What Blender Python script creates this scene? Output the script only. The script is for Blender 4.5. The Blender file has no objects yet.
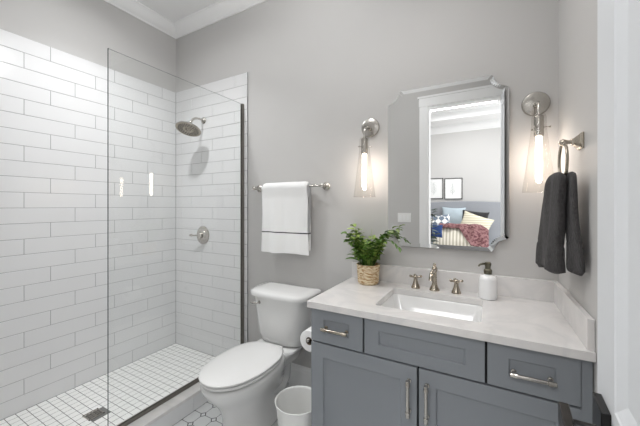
import bpy, bmesh, math, random
from mathutils import Vector, Matrix, noise
random.seed(7)
sc = bpy.context.scene
C = sc.collection
PI = math.pi

# ------------------------------------------------------------------ camera, light, exposure
TH = math.radians(29.1)                       # camera looks this far left of +Y
CAM_Z = 1.36
cd = bpy.data.cameras.new('camera'); cam = bpy.data.objects.new('camera', cd); C.objects.link(cam)
cam.location = (0, 0, CAM_Z); cam.rotation_euler = (PI/2, 0, TH)
cd.sensor_width = 36; cd.lens = 36*300/640; cd.shift_y = -7/640; cd.clip_start = 0.02
sc.camera = cam
sc.view_settings.view_transform = 'Standard'; sc.view_settings.look = 'None'
sc.view_settings.gamma = 1; sc.view_settings.use_curve_mapping = False
sc.view_settings.exposure = 0.28

w = bpy.data.worlds.new('world'); sc.world = w; w.use_nodes = True
w.node_tree.nodes['Background'].inputs[0].default_value = (.8, .88, 1, 1)
w.node_tree.nodes['Background'].inputs[1].default_value = 0.6

def area(name, loc, size, power, col=(1, .97, .93), rot=(0, 0, 0), size_y=None, spread=180, disk=False):
    l = bpy.data.lights.new(name, 'AREA'); l.energy = power; l.color = col; l.size = size
    if disk: l.shape = 'DISK'
    if size_y: l.shape = 'RECTANGLE'; l.size_y = size_y
    l.spread = math.radians(spread)
    o = bpy.data.objects.new(name, l); o.location = loc; o.rotation_euler = rot; C.objects.link(o)
    return o
area('shower_downlight', (-2.0, 1.03, 3.085), .11, 4.6, col=(.98, .99, 1), disk=True, spread=150)
area('shower_downlight_core', (-2.0, 1.03, 3.085), .11, 7, col=(.98, .99, 1), disk=True, spread=105)
gl = bpy.data.lights.new('room_fill_light', 'POINT'); gl.energy = 10.5; gl.color = (.985, .99, 1); gl.shadow_soft_size = .16  # added fill without a fixture, lifts the ceiling, crown and walls
go = bpy.data.objects.new('room_fill_light', gl); go.location = (-.95, 1.0, 2.84); C.objects.link(go)
area('vanity_fill_light', (-.25, 1.15, 3.085), .25, 3.0, col=(1, .975, .96), disk=True, spread=120)  # extra fill over the vanity, no lamp known there
area('bedroom_fill_light', (-.45, -1.7, 3.17), 1.2, 42, col=(.99, .99, 1))  # added fill, throws frontal light through the doorway onto vanity and back wall
area('bedroom_side_fill', (2.6, -1.7, 1.6), 1.8, 84, col=(.92, .96, 1), rot=(0, PI/2, 0), size_y=1.8)  # added cool side fill, the bedroom wall has no window

# ------------------------------------------------------------------ materials
def lin(c):
    return tuple(((x/12.92) if x <= .04045 else ((x+.055)/1.055)**2.4) for x in c)
def mat(name, col, rough=.5, metal=0, var=0, scale=20, bump=0, bscale=None, srgb=True, ior=1.5, coat=0, sheen=0, spec=None, detail=4, bdist=.002):
    m = bpy.data.materials.new(name); m.use_nodes = True
    n = m.node_tree.nodes; L = m.node_tree.links; b = n['Principled BSDF']
    c = lin(col) if srgb else col
    b.inputs['Base Color'].default_value = (*c, 1); b.inputs['Roughness'].default_value = rough
    b.inputs['Metallic'].default_value = metal; b.inputs['IOR'].default_value = ior
    b.inputs['Coat Weight'].default_value = coat; b.inputs['Sheen Weight'].default_value = sheen
    tc = n.new('ShaderNodeTexCoord')
    nz = n.new('ShaderNodeTexNoise'); nz.inputs['Scale'].default_value = scale; nz.inputs['Detail'].default_value = detail
    L.new(tc.outputs['Object'], nz.inputs['Vector'])
    mx = n.new('ShaderNodeMix'); mx.data_type = 'RGBA'
    mx.inputs[6].default_value = (*[x*(1-var) for x in c], 1); mx.inputs[7].default_value = (*[min(1, x*(1+var)) for x in c], 1)
    L.new(nz.outputs['Fac'], mx.inputs[0]); L.new(mx.outputs[2], b.inputs['Base Color'])
    if bump:
        nb = n.new('ShaderNodeTexNoise'); nb.inputs['Scale'].default_value = bscale or scale; nb.inputs['Detail'].default_value = 3
        L.new(tc.outputs['Object'], nb.inputs['Vector'])
        bp = n.new('ShaderNodeBump'); bp.inputs['Strength'].default_value = bump; bp.inputs['Distance'].default_value = bdist
        L.new(nb.outputs['Fac'], bp.inputs['Height']); L.new(bp.outputs[0], b.inputs['Normal'])
    return m

M = {}
M['paint'] = mat('wall_paint_grey', (.772, .766, .758), .6, var=.015, scale=3, bump=.08, bscale=120, bdist=.0006)
M['ceil'] = mat('ceiling_paint_white', (.965, .965, .965), .7, var=.01)
M['trim'] = mat('trim_paint_white', (.95, .95, .948), .35, var=.01)
M['tile'] = mat('white_glazed_tile', (.885, .885, .885), .16, var=.02, scale=4, bump=.25, bscale=28, bdist=.0012)
M['grout'] = mat('grey_grout', (.52, .52, .52), .9, var=.05, scale=40)
M['mosaic'] = mat('white_mosaic_tile', (.93, .93, .92), .35, var=.03, scale=14)
M['octo'] = mat('white_octagon_tile', (.88, .885, .885), .3, var=.02, scale=10)
M['mgrout'] = mat('mosaic_grout', (.44, .44, .43), .9, var=.05, scale=40)
M['dgrout'] = mat('dark_grout', (.27, .28, .29), .9, var=.08, scale=50)
M['chan'] = mat('shower_channel_metal', (.47, .455, .43), .4, metal=.45, var=.08, scale=30)
M['door'] = mat('door_paint_white', (.90, .91, .92), .6, var=.01)
M['nickel'] = mat('brushed_nickel', (.74, .725, .70), .24, metal=1, var=.05, scale=60)
M['nickel_d'] = mat('aged_nickel', (.70, .665, .61), .25, metal=1, var=.08, scale=60)
M['dark'] = mat('dark_metal', (.18, .18, .18), .4, metal=.6)
M['china'] = mat('white_china', (.90, .90, .895), .08, coat=.4, var=.005)
M['seatp'] = mat('white_toilet_seat', (.915, .915, .91), .14, coat=.2, var=.005)
M['cab'] = mat('grey_cabinet_paint', (.535, .553, .572), .42, var=.02, scale=6)
M['cabin'] = mat('cabinet_shadow_gap', (.10, .11, .12), .7)
M['black'] = mat('matte_black_metal', (.07, .07, .075), .32, metal=.3)
M['plastic'] = mat('white_plastic', (.94, .94, .93), .3, var=.01)
M['paper'] = mat('toilet_paper', (.95, .95, .945), .9, bump=.3, bscale=200, bdist=.0006)
M['card'] = mat('cardboard_core', (.45, .40, .34), .9, var=.1)
M['towel'] = mat('white_terry', (.965, .965, .96), .95, var=.02, scale=60, bump=.9, bscale=420, sheen=.3, bdist=.003)
M['gtowel'] = mat('charcoal_terry', (.235, .225, .225), 1, var=.8, scale=110, bump=1, bscale=260, sheen=.15, bdist=.008)
M['leaf'] = mat('green_leaf', (.36, .50, .20), .38, var=.55, scale=16)
M['leaf2'] = mat('light_green_leaf', (.56, .65, .33), .4, var=.4, scale=16)
M['soil'] = mat('dark_soil', (.16, .12, .09), .95, var=.4, scale=60, bump=.6)
M['pump'] = mat('bronze_grey_pump', (.42, .41, .36), .3, metal=.9, var=.05)
M['soap'] = mat('white_soap_bottle', (.95, .95, .95), .2, var=.005, coat=.2)
M['artpaper'] = None

def glassmat(name, tint, ior=1.45, rough=0, edge=False):
    m = bpy.data.materials.new(name); m.use_nodes = True
    n = m.node_tree.nodes; L = m.node_tree.links; n.clear()
    o = n.new('ShaderNodeOutputMaterial'); t = n.new('ShaderNodeBsdfTransparent'); g = n.new('ShaderNodeBsdfGlossy')
    t.inputs[0].default_value = (*tint, 1); g.inputs['Roughness'].default_value = rough
    f = n.new('ShaderNodeFresnel'); ge = n.new('ShaderNodeNewGeometry'); mr = n.new('ShaderNodeMapRange')
    mr.inputs['To Min'].default_value = ior; mr.inputs['To Max'].default_value = 1/ior      # same reflectance from both sides of the pane
    L.new(ge.outputs['Backfacing'], mr.inputs['Value']); L.new(mr.outputs[0], f.inputs['IOR'])
    mx = n.new('ShaderNodeMixShader'); L.new(f.outputs[0], mx.inputs[0]); L.new(t.outputs[0], mx.inputs[1]); L.new(g.outputs[0], mx.inputs[2])
    L.new(mx.outputs[0], o.inputs[0])
    return m
M['glass'] = glassmat('clear_shower_glass', (.987, .992, .990), 1.42)
M['gedge'] = mat('green_glass_edge', (.30, .33, .325), .15)
M['shade'] = glassmat('clear_shade_glass', (.94, .93, .915), 1.5)
def emit(name, col, s):
    m = bpy.data.materials.new(name); m.use_nodes = True
    b = m.node_tree.nodes['Principled BSDF']; b.inputs['Base Color'].default_value = (.9, .85, .75, 1)
    b.inputs['Emission Color'].default_value = (*col, 1); b.inputs['Emission Strength'].default_value = s
    return m
M['bulb'] = emit('glowing_bulb', (1, .87, .76), 17)
m = bpy.data.materials.new('silver_mirror'); m.use_nodes = True
b = m.node_tree.nodes['Principled BSDF']; b.inputs['Metallic'].default_value = 1; b.inputs['Roughness'].default_value = .005
b.inputs['Base Color'].default_value = (.87, .875, .87, 1); M['mirror'] = m

# quartz: pale warm white with soft grey veins
m = mat('white_quartz', (.90, .885, .875), .13, var=0); n = m.node_tree.nodes; L = m.node_tree.links; b = n['Principled BSDF']
tc = n.new('ShaderNodeTexCoord'); wv = n.new('ShaderNodeTexNoise'); wv.inputs['Scale'].default_value = 3.2; wv.inputs['Detail'].default_value = 5; wv.inputs['Distortion'].default_value = 1.6
L.new(tc.outputs['Object'], wv.inputs['Vector'])
cr = n.new('ShaderNodeValToRGB'); e = cr.color_ramp.elements
e[0].position = .40; e[0].color = (*lin((.88, .87, .862)), 1); e[1].position = .60; e[1].color = (*lin((.89, .88, .872)), 1)
x = e.new(.49); x.color = (*lin((.85, .843, .838)), 1)
L.new(wv.outputs['Fac'], cr.inputs[0]); L.new(cr.outputs[0], b.inputs['Base Color']); M['quartz'] = m

def band_mat(name, base, band, z0, z1, **k):
    """cloth with one woven band between two heights of the object's own coordinates"""
    m = mat(name, base, **k); n = m.node_tree.nodes; L = m.node_tree.links; b = n['Principled BSDF']
    tc = n.new('ShaderNodeTexCoord'); sp = n.new('ShaderNodeSeparateXYZ'); L.new(tc.outputs['Object'], sp.inputs[0])
    a = n.new('ShaderNodeMath'); a.operation = 'GREATER_THAN'; a.inputs[1].default_value = z0
    c = n.new('ShaderNodeMath'); c.operation = 'LESS_THAN'; c.inputs[1].default_value = z1
    p = n.new('ShaderNodeMath'); p.operation = 'MULTIPLY'
    L.new(sp.outputs[2], a.inputs[0]); L.new(sp.outputs[2], c.inputs[0]); L.new(a.outputs[0], p.inputs[0]); L.new(c.outputs[0], p.inputs[1])
    mx = n.new('ShaderNodeMix'); mx.data_type = 'RGBA'; mx.inputs[7].default_value = (*lin(band), 1)
    L.new(p.outputs[0], mx.inputs[0]); L.new(b.inputs['Base Color'].links[0].from_socket, mx.inputs[6]); L.new(mx.outputs[2], b.inputs['Base Color'])
    return m

def ramp_mat(name, kind, cols, scale, rough=.8, vec=None, distort=0, bands='X', bump=0):
    m = mat(name, cols[0], rough); n = m.node_tree.nodes; L = m.node_tree.links; b = n['Principled BSDF']
    tc = n.new('ShaderNodeTexCoord'); mp = n.new('ShaderNodeMapping'); L.new(tc.outputs['Object'], mp.inputs[0])
    if vec: mp.inputs['Scale'].default_value = vec
    if kind == 'wave':
        t = n.new('ShaderNodeTexWave'); t.bands_direction = bands; t.inputs['Distortion'].default_value = distort; t.inputs['Scale'].default_value = scale
        out = t.outputs['Fac']
    elif kind == 'voronoi':
        t = n.new('ShaderNodeTexVoronoi'); t.inputs['Scale'].default_value = scale; out = t.outputs['Distance']
    elif kind == 'checker':
        t = n.new('ShaderNodeTexChecker'); t.inputs['Scale'].default_value = scale; out = t.outputs['Fac']
    else:
        t = n.new('ShaderNodeTexNoise'); t.inputs['Scale'].default_value = scale; out = t.outputs['Fac']
    L.new(mp.outputs[0], t.inputs['Vector'])
    cr = n.new('ShaderNodeValToRGB'); e = cr.color_ramp.elements
    e[0].position = .38; e[1].position = .58; e[0].color = (*lin(cols[0]), 1); e[1].color = (*lin(cols[1]), 1)
    L.new(out, cr.inputs[0]); L.new(cr.outputs[0], b.inputs['Base Color'])
    if bump:
        bp = n.new('ShaderNodeBump'); bp.inputs['Strength'].default_value = bump; bp.inputs['Distance'].default_value = .004
        L.new(out, bp.inputs['Height']); L.new(bp.outputs[0], b.inputs['Normal'])
    return m
M['basket'] = ramp_mat('woven_seagrass', 'noise', ((.70, .55, .37), (.90, .84, .72)), 42, vec=(1, 1, 3.4), bump=.8)

# ------------------------------------------------------------------ mesh helpers
class MB:
    def __init__(s): s.bm = bmesh.new()
    def box(s, x0, x1, y0, y1, z0, z1, rot=None, piv=None):
        v = [s.bm.verts.new((x, y, z)) for z in (z0, z1) for y in (y0, y1) for x in (x0, x1)]
        for f in ((0, 2, 3, 1), (4, 5, 7, 6), (0, 1, 5, 4), (2, 6, 7, 3), (0, 4, 6, 2), (1, 3, 7, 5)): s.bm.faces.new([v[i] for i in f])
        if rot:
            p = Vector(piv)
            for q in v: q.co = p + rot @ (q.co - p)
        return s
    def ring(s, pts): return [s.bm.verts.new(p) for p in pts]
    def loft(s, rings, cap0=True, cap1=True, closed=False):
        R = [s.ring(r) for r in rings]; n = len(R[0])
        for a, b_ in list(zip(R, R[1:])) + ([(R[-1], R[0])] if closed else []):
            for i in range(n):
                j = (i+1) % n
                try: s.bm.faces.new((a[i], a[j], b_[j], b_[i]))
                except ValueError: pass
        if cap0 and not closed: s.bm.faces.new(list(reversed(R[0])))
        if cap1 and not closed: s.bm.faces.new(R[-1])
        return s
    def tube(s, pts, rad, n=12, closed=False, flat=1.0):
        pts = [Vector(p) for p in pts]; N = len(pts); rings = []
        if not hasattr(rad, '__len__'): rad = [rad]*N
        up = None
        for i, p in enumerate(pts):
            if closed: t = pts[(i+1) % N] - pts[i-1]
            else: t = pts[min(i+1, N-1)] - pts[max(i-1, 0)]
            t.normalize()
            if up is None: up = Vector((0, 0, 1)) if abs(t.z) < .9 else Vector((1, 0, 0))
            a = t.cross(up).normalized(); b_ = a.cross(t).normalized(); up = b_
            rings.append([p + a*math.cos(2*PI*k/n)*rad[i] + b_*math.sin(2*PI*k/n)*rad[i]*flat for k in range(n)])
        return s.loft(rings, closed=closed)
    def lathe(s, prof, origin=(0, 0, 0), axis=(0, 0, 1), n=32, cap0=True, cap1=True):
        ax = Vector(axis).normalized(); o = Vector(origin)
        u = ax.cross(Vector((0, 0, 1)) if abs(ax.z) < .9 else Vector((1, 0, 0))).normalized(); v = ax.cross(u)
        return s.loft([[o + ax*h + (u*math.cos(2*PI*k/n) + v*math.sin(2*PI*k/n))*max(r, 1e-4) for k in range(n)] for r, h in prof], cap0, cap1)
    def shaker(s, x0, x1, z0, z1, yf, th, rail, rec, railz=None, bev=.004):
        """box whose front face (towards -y) has a recessed panel"""
        rz = railz or rail
        def q(a0, a1, c0, c1, y): return [(a0, y, c0), (a1, y, c0), (a1, y, c1), (a0, y, c1)]
        return s.loft([q(x0, x1, z0, z1, yf+th), q(x0, x1, z0, z1, yf), q(x0+rail, x1-rail, z0+rz, z1-rz, yf),
                       q(x0+rail+bev, x1-rail-bev, z0+rz+bev, z1-rz-bev, yf+rec)])
    def build(s, name, m, parent=None, smooth=True, bevel=0, seg=2, angle=35, world=True, subsurf=0):
        bm = s.bm; bmesh.ops.recalc_face_normals(bm, faces=bm.faces)
        if smooth:
            lim = math.radians(angle)
            for f in bm.faces: f.smooth = True
            for e_ in bm.edges:
                if len(e_.link_faces) == 2 and e_.calc_face_angle(0) > lim: e_.smooth = False
        me = bpy.data.meshes.new(name)
        if parent is not None and world:
            off = Vector((0, 0, 0)); p = parent
            while p is not None: off += p.location; p = p.parent
            bmesh.ops.translate(bm, verts=bm.verts, vec=-off)
        bm.to_mesh(me); bm.free()
        me.materials.append(m)
        o = bpy.data.objects.new(name, me); C.objects.link(o)
        if parent is not None: o.parent = parent
        if bevel:
            b_ = o.modifiers.new('bevel', 'BEVEL'); b_.width = bevel; b_.segments = seg; b_.limit_method = 'ANGLE'; b_.angle_limit = math.radians(40)
            b_.harden_normals = False
        if subsurf:
            b_ = o.modifiers.new('sub', 'SUBSURF'); b_.levels = b_.render_levels = subsurf
        return o

def thing(name, label, cat, loc=(0, 0, 0), group=None):
    o = bpy.data.objects.new(name, None); C.objects.link(o); o.location = loc; o.empty_display_size = .05
    o['label'] = label; o['category'] = cat
    if group: o['group'] = group
    return o
def tag(o, label, cat, group=None):
    o['label'] = label; o['category'] = cat
    if group: o['group'] = group
    return o
def struct(o): o['kind'] = 'structure'; return o
def copy_tree(o, parent=None):
    c = o.copy(); C.objects.link(c); c.parent = parent
    for ch in list(o.children): copy_tree(ch, c)
    return c
def oval(cx, cy, z, a, b_, n=32, p=2.0):
    out = []
    for k in range(n):
        t = 2*PI*k/n; c, s_ = math.cos(t), math.sin(t)
        out.append((cx + a*math.copysign(abs(c)**(2/p), c), cy + b_*math.copysign(abs(s_)**(2/p), s_), z))
    return out
def rrect(x0, x1, y0, y1, z, r, n=6):
    out = []
    for cx, cy, a0 in ((x1-r, y1-r, 0), (x0+r, y1-r, PI/2), (x0+r, y0+r, PI), (x1-r, y0+r, 3*PI/2)):
        for k in range(n+1):
            a = a0 + PI/2*k/n; out.append((cx + r*math.cos(a), cy + r*math.sin(a), z))
    return out

# ------------------------------------------------------------------ room shell
XL, XR, YB, YF, ZC = -2.68, .313, 1.896, -.05, 3.10
YW = YF - .12                                   # bedroom face of the door wall
OX0, OX1, OZ = -.625, .17, 2.56                  # doorway opening
W = .1
struct(MB().box(XL-W, XL, YW, YB+W, -.1, ZC+.1).build('wall_left', M['paint'], smooth=False))
struct(MB().box(XL, XR, YB, YB+W, -.1, ZC+.1).build('wall_back', M['paint'], smooth=False))
struct(MB().box(XR, XR+W, YW, YB+W, -.1, ZC+.1).build('wall_right', M['paint'], smooth=False))
mb = MB(); mb.box(XL, OX0, YW, YF, 0, ZC); mb.box(OX1, XR, YW, YF, 0, ZC); mb.box(OX0, OX1, YW, YF, OZ, ZC)
struct(mb.build('wall_front', M['paint'], smooth=False))
struct(MB().box(XL, XR, YW, YB, ZC, ZC+.1).build('ceiling', M['ceil'], smooth=False))

# crown mouldings, swept along each wall
def crown(mb, p0, p1, nrm, z=ZC, h=.095, d=.085):
    prof = [(0, -h), (.010, -h), (.014, -h+.012), (.028, -h+.02), (.05, -h+.045), (.064, -h+.068), (.074, -h+.078), (.078, -h+.083), (d, -.010), (d, 0), (0, 0)]
    p0 = Vector(p0); p1 = Vector(p1); nr = Vector(nrm); t = (p1-p0).normalized()
    def r(p, s_): return [(p + nr*a + t*(s_*a) + Vector((0, 0, z+b_))) for a, b_ in prof]
    mb.loft([r(p0, 1), r(p1, -1)])
k = 1
for a, b_, nr in (((XL, YF, 0), (XL, YB, 0), (1, 0, 0)), ((XL, YB, 0), (XR, YB, 0), (0, -1, 0)), ((XR, YB, 0), (XR, YF, 0), (-1, 0, 0)), ((XR, YF, 0), (XL, YF, 0), (0, 1, 0))):
    mb = MB(); crown(mb, a, b_, nr); struct(mb.build('trim_%d' % k, M['trim'], smooth=True, angle=25)); k += 1

# octagon and dot floor, real tiles on a dark bed
P = .0975; FX0, FX1, FY0, FY1 = -1.697, XR, YF, YB
fl = struct(MB().box(XL, XR, YW, YB, -.08, -.0004).build('floor', M['dgrout'], smooth=False))
def clip_poly(poly, x0, x1, y0, y1):
    def cut(ps, ax, v, s_):
        out = []
        for i in range(len(ps)):
            a, b_ = ps[i-1], ps[i]; da, db = (a[ax]-v)*s_, (b_[ax]-v)*s_
            if (da >= 0) != (db >= 0):
                t = da/(da-db); out.append((a[0]+(b_[0]-a[0])*t, a[1]+(b_[1]-a[1])*t))
            if db >= 0: out.append(b_)
        return out
    for ax, v, s_ in ((0, x0, 1), (0, x1, -1), (1, y0, 1), (1, y1, -1)):
        poly = cut(poly, ax, v, s_)
        if len(poly) < 3: return None
    return poly
def slab(mb, poly, z0, z1):
    ar = sum(poly[i-1][0]*poly[i][1]-poly[i][0]*poly[i-1][1] for i in range(len(poly)))
    if abs(ar) < 2e-5: return
    mb.loft([[(x_, y_, z0) for x_, y_ in poly], [(x_, y_, z1) for x_, y_ in poly]])
mb = MB(); g = .0036; cc = .0175
for i in range(-3, 24):
    for j in range(-16, 10):
        x0, y0 = -1.617+P*i, 1.242+P*j
        h = P/2 - g/2; q = cc + g*.9
        cx, cy = x0+P/2, y0+P/2
        pol = [(cx-h, cy-h+q), (cx-h+q, cy-h), (cx+h-q, cy-h), (cx+h, cy-h+q), (cx+h, cy+h-q), (cx+h-q, cy+h), (cx-h+q, cy+h), (cx-h, cy+h-q)]
        pol = clip_poly(pol, FX0, FX1, FY0, FY1)
        if pol: slab(mb, pol, -.004, 0)
        d_ = cc - g*.4
        pol = clip_poly([(x0-d_, y0), (x0, y0-d_), (x0+d_, y0), (x0, y0+d_)], FX0, FX1, FY0, FY1)
        if pol: slab(mb, pol, -.004, 0)
o = mb.build('floor_tiling', M['octo'], fl, smooth=False)
slabb = MB().box(OX0, OX1, YW, YF, -.004, .002).build('threshold', M['quartz'], fl, smooth=False)

# shower: tiled walls, pan, mosaic
TZ0, TP, TH_, TLEN, G = .013, .1026, .010, .4135, .0022
wl = bpy.data.objects['wall_left']; wb = bpy.data.objects['wall_back']; wf = bpy.data.objects['wall_front']
def tile_rows(along0, along1, phase, put):
    """phase: joint positions for rows counted from the top, mod 3"""
    for r in range(24):
        z1 = TZ0 + TP*(24-r); z0 = z1 - TP
        a = phase[r % 3]
        while a > along0: a -= TLEN
        while a < along1:
            s0, s1 = max(a, along0), min(a+TLEN, along1)
            if s1-s0 > .006: put(s0+G/2, s1-G/2, z0+G/2, z1-G/2)
            a += TLEN
def ltile(mb, rings): mb.loft(rings)
mb = MB()
def putL(s0, s1, z0, z1):
    b0 = .0012
    mb.loft([[(XL+.001, s0, z0), (XL+.001, s1, z0), (XL+.001, s1, z1), (XL+.001, s0, z1)], [(XL+TH_-b0, s0, z0), (XL+TH_-b0, s1, z0), (XL+TH_-b0, s1, z1), (XL+TH_-b0, s0, z1)],
             [(XL+TH_, s0+b0, z0+b0), (XL+TH_, s1-b0, z0+b0), (XL+TH_, s1-b0, z1-b0), (XL+TH_, s0+b0, z1-b0)]], cap0=False)
tile_rows(YF+.001, YB-TH_, (.918, .780, 1.061), putL); mb.build('tile_field', M['tile'], wl, smooth=False)
MB().box(XL, XL+TH_-.0022, YF, YB, 0, TZ0+TP*24).build('grout_bed', M['grout'], wl, smooth=False)
TXE = -1.742
mb = MB()
def putB(s0, s1, z0, z1):
    b0 = .0012; y_ = YB
    mb.loft([[(s0, y_-.001, z0), (s1, y_-.001, z0), (s1, y_-.001, z1), (s0, y_-.001, z1)], [(s0, y_-TH_+b0, z0), (s1, y_-TH_+b0, z0), (s1, y_-TH_+b0, z1), (s0, y_-TH_+b0, z1)],
             [(s0+b0, y_-TH_, z0+b0), (s1-b0, y_-TH_, z0+b0), (s1-b0, y_-TH_, z1-b0), (s0+b0, y_-TH_, z1-b0)]], cap0=False)
tile_rows(XL+TH_, TXE, (-2.30, -2.44, -2.157), putB); mb.build('tile_field', M['tile'], wb, smooth=False)
MB().box(XL, TXE, YB-TH_+.0022, YB, 0, TZ0+TP*24).build('grout_bed', M['grout'], wb, smooth=False)
mb = MB()
def putF(s0, s1, z0, z1): mb.box(s0, s1, YF+.001, YF+TH_, z0, z1)
tile_rows(XL+TH_, TXE, (-2.30, -2.44, -2.157), putF); mb.build('tile_field', M['tile'], wf, smooth=False)
MB().box(XL, TXE, YF, YF+TH_-.0022, 0, TZ0+TP*24).build('grout_bed', M['grout'], wf, smooth=False)

CX0, CX1 = -1.835, -1.697
MB().box(XL+TH_, CX0, YF+TH_, YB-TH_, -.002, TZ0-.0005).build('shower_pan', M['mgrout'], fl, smooth=False)
mb = MB(); mp = .0522; y = YB-TH_
DX, DY = -2.221, .982                         # drain
while y > YF+TH_:
    x = XL+TH_
    while x < CX0-.004:
        x1 = min(x+mp, CX0); y0 = max(y-mp, YF+TH_)
        if not (abs((x+x1)/2-DX) < .0525 and abs((y+y0)/2-DY) < .0525) and x1-x > .008 and y-y0 > .008:
            mb.box(x+.0019, x1-.0019, y0+.0019, y-.0019, TZ0-.005, TZ0)
        x += mp
    y -= mp
mb.build('shower_mosaic', M['mosaic'], fl, smooth=False)

d = thing('shower_drain', 'square patterned metal drain set in the shower mosaic', 'drain', (DX, DY, TZ0-.002))
mb = MB()
s_ = .044
for a in ((-s_, s_, -s_, -s_+.007), (-s_, s_, s_-.007, s_), (-s_, -s_+.007, -s_, s_), (s_-.007, s_, -s_, s_)): mb.box(DX+a[0], DX+a[1], DY+a[2], DY+a[3], TZ0-.002, TZ0+.003)
mb.build('frame', M['nickel'], d, smooth=False)
MB().box(DX-s_, DX+s_, DY-s_, DY+s_, TZ0-.0017, TZ0-.0005).build('well', M['dark'], d, smooth=False)
mb = MB()
for i in range(4):
    for j in range(4):
        cx, cy = DX-.03+.02*i, DY-.03+.02*j
        mb.tube([(cx+.0085*math.cos(t*PI/6), cy+.0085*math.sin(t*PI/6), TZ0+.001) for t in range(12)], .0017, 6, closed=True)
mb.build('grate', M['nickel'], d)

# curb
cu = thing('shower_curb', 'low shower curb with pale stone top and white tiled face', 'curb', ((CX0+CX1)/2, (YF+YB)/2, 0))
y0c = YF+TH_
MB().box(CX0+.004, CX1-.010, y0c, YB-TH_-.001, 0, .098).build('core', M['grout'], cu, smooth=False)
MB().box(CX0-.003, CX1+.004, y0c, YB-TH_-.001, .098, .119).build('stone_top', M['quartz'], cu, smooth=False, bevel=.002)
mb = MB(); a = 1.33-TLEN*4
while a < YB:
    s0, s1 = max(a, y0c), min(a+TLEN, YB-TH_-.001)
    if s1 > s0+.01: mb.box(CX1-.010, CX1, s0+.0012, s1-.0012, .001, .097)
    a += TLEN
mb.build('face_tiles', M['tile'], cu, smooth=False, bevel=.001, seg=1)

# glass screen
GX = -1.788; GY0, GY1, GZ0, GZ1 = .858, YB-TH_, .121, 2.212
gs = thing('shower_screen', 'frameless clear glass shower screen in a dark metal channel on the curb', 'shower screen', (GX, 1.38, .119))
MB().box(GX-.004, GX+.004, GY0+.0015, GY1-.004, GZ0+.004, GZ1-.0015).build('glass_panel', M['glass'], gs, smooth=False)
mb = MB(); mb.box(GX-.0038, GX+.0038, GY0, GY0+.0014, GZ0+.004, GZ1); mb.box(GX-.0012, GX+.0012, GY0, GY1-.004, GZ1-.0014, GZ1)
mb.build('polished_edge', M['gedge'], gs, smooth=False)
mb = MB(); mb.box(GX-.011, GX-.0055, GY0, GY1, .1195, .139); mb.box(GX+.0055, GX+.011, GY0, GY1, .1195, .139); mb.box(GX-.0055, GX+.0055, GY0, GY1, .1195, .124)
mb.build('bottom_channel', M['chan'], gs, smooth=False)
mb = MB(); mb.box(GX-.011, GX-.0055, GY1-.02, GY1, .139, GZ1); mb.box(GX+.0055, GX+.011, GY1-.02, GY1, .139, GZ1); mb.box(GX-.0055, GX+.0055, GY1-.004, GY1, .139, GZ1)
mb.build('wall_channel', M['chan'], gs, smooth=False)

# shower head
fx, fz = -2.27, 2.143; fy = YB-TH_
sh = thing('rain_shower', 'round brushed nickel shower head on a curved arm from the tiled wall', 'shower head', (fx, fy, fz))
MB().lathe([(.031, 0), (.031, .003), (.027, .008), (.018, .014), (.013, .02)], (fx, fy, fz), (0, -1, 0)).build('flange', M['nickel'], sh)
path = [(fx, fy-.01, fz), (fx, fy-.05, fz+.004), (fx, fy-.085, fz+.001), (fx, fy-.112, fz-.012), (fx, fy-.13, fz-.035), (fx, fy-.138, fz-.052)]
MB().tube(path, .0095, 14).build('arm', M['nickel'], sh)
hn = Vector((.10, -.36, -.93)).normalized(); hb = Vector((fx-.006, fy-.14, fz-.058))
MB().lathe([(.012, -.004), (.017, .002), (.018, .014), (.015, .022), (.02, .030), (.045, .040), (.085, .050), (.104, .056), (.107, .062), (.105, .066)], hb, hn, 40).build('head_shell', M['nickel'], sh)
fc = hb + hn*.066
hf = MB().lathe([(.104, -.001), (.103, .0015), (.092, .002), (.0915, .0005), (.034, .0005), (.033, .003), (.028, .0032), (.022, .0012), (.004, .0012)], fc, hn, 40).build('spray_face', M['nickel_d'], sh)
mb = MB(); u_ = hn.cross(Vector((1, 0, 0))).normalized(); v_ = hn.cross(u_)
for rr, nn in ((.018, 6), (.052, 16), (.066, 20), (.08, 26)):
    for q in range(nn):
        a = 2*PI*q/nn; mb.lathe([(.0048, 0), (.004, .0045)], fc + (u_*math.cos(a)+v_*math.sin(a))*rr, hn, 6)
o = mb.build('nozzle_ring', M['dark'], hf)

# shower valve
vx, vz = -2.277, 1.36-29/300*2.765
sv = thing('shower_valve', 'round brushed nickel shower valve with lever handle on tiled wall', 'shower valve', (vx, fy, vz))
MB().lathe([(.083, 0), (.083, .004), (.078, .009), (.045, .013), (.04, .020), (.030, .024)], (vx, fy, vz), (0, -1, 0), 40).build('escutcheon', M['nickel'], sv)
MB().lathe([(.027, .02), (.027, .045), (.022, .052), (.016, .056)], (vx, fy, vz), (0, -1, 0)).build('hub', M['nickel'], sv)
mb = MB(); mb.tube([(vx, fy-.042, vz), (vx-.03, fy-.05, vz-.001), (vx-.062, fy-.06, vz-.001), (vx-.082, fy-.065, vz), (vx-.097, fy-.07, vz)], [.011, .008, .007, .012, .009], 12)
mb.build('lever', M['nickel'], sv)

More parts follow.
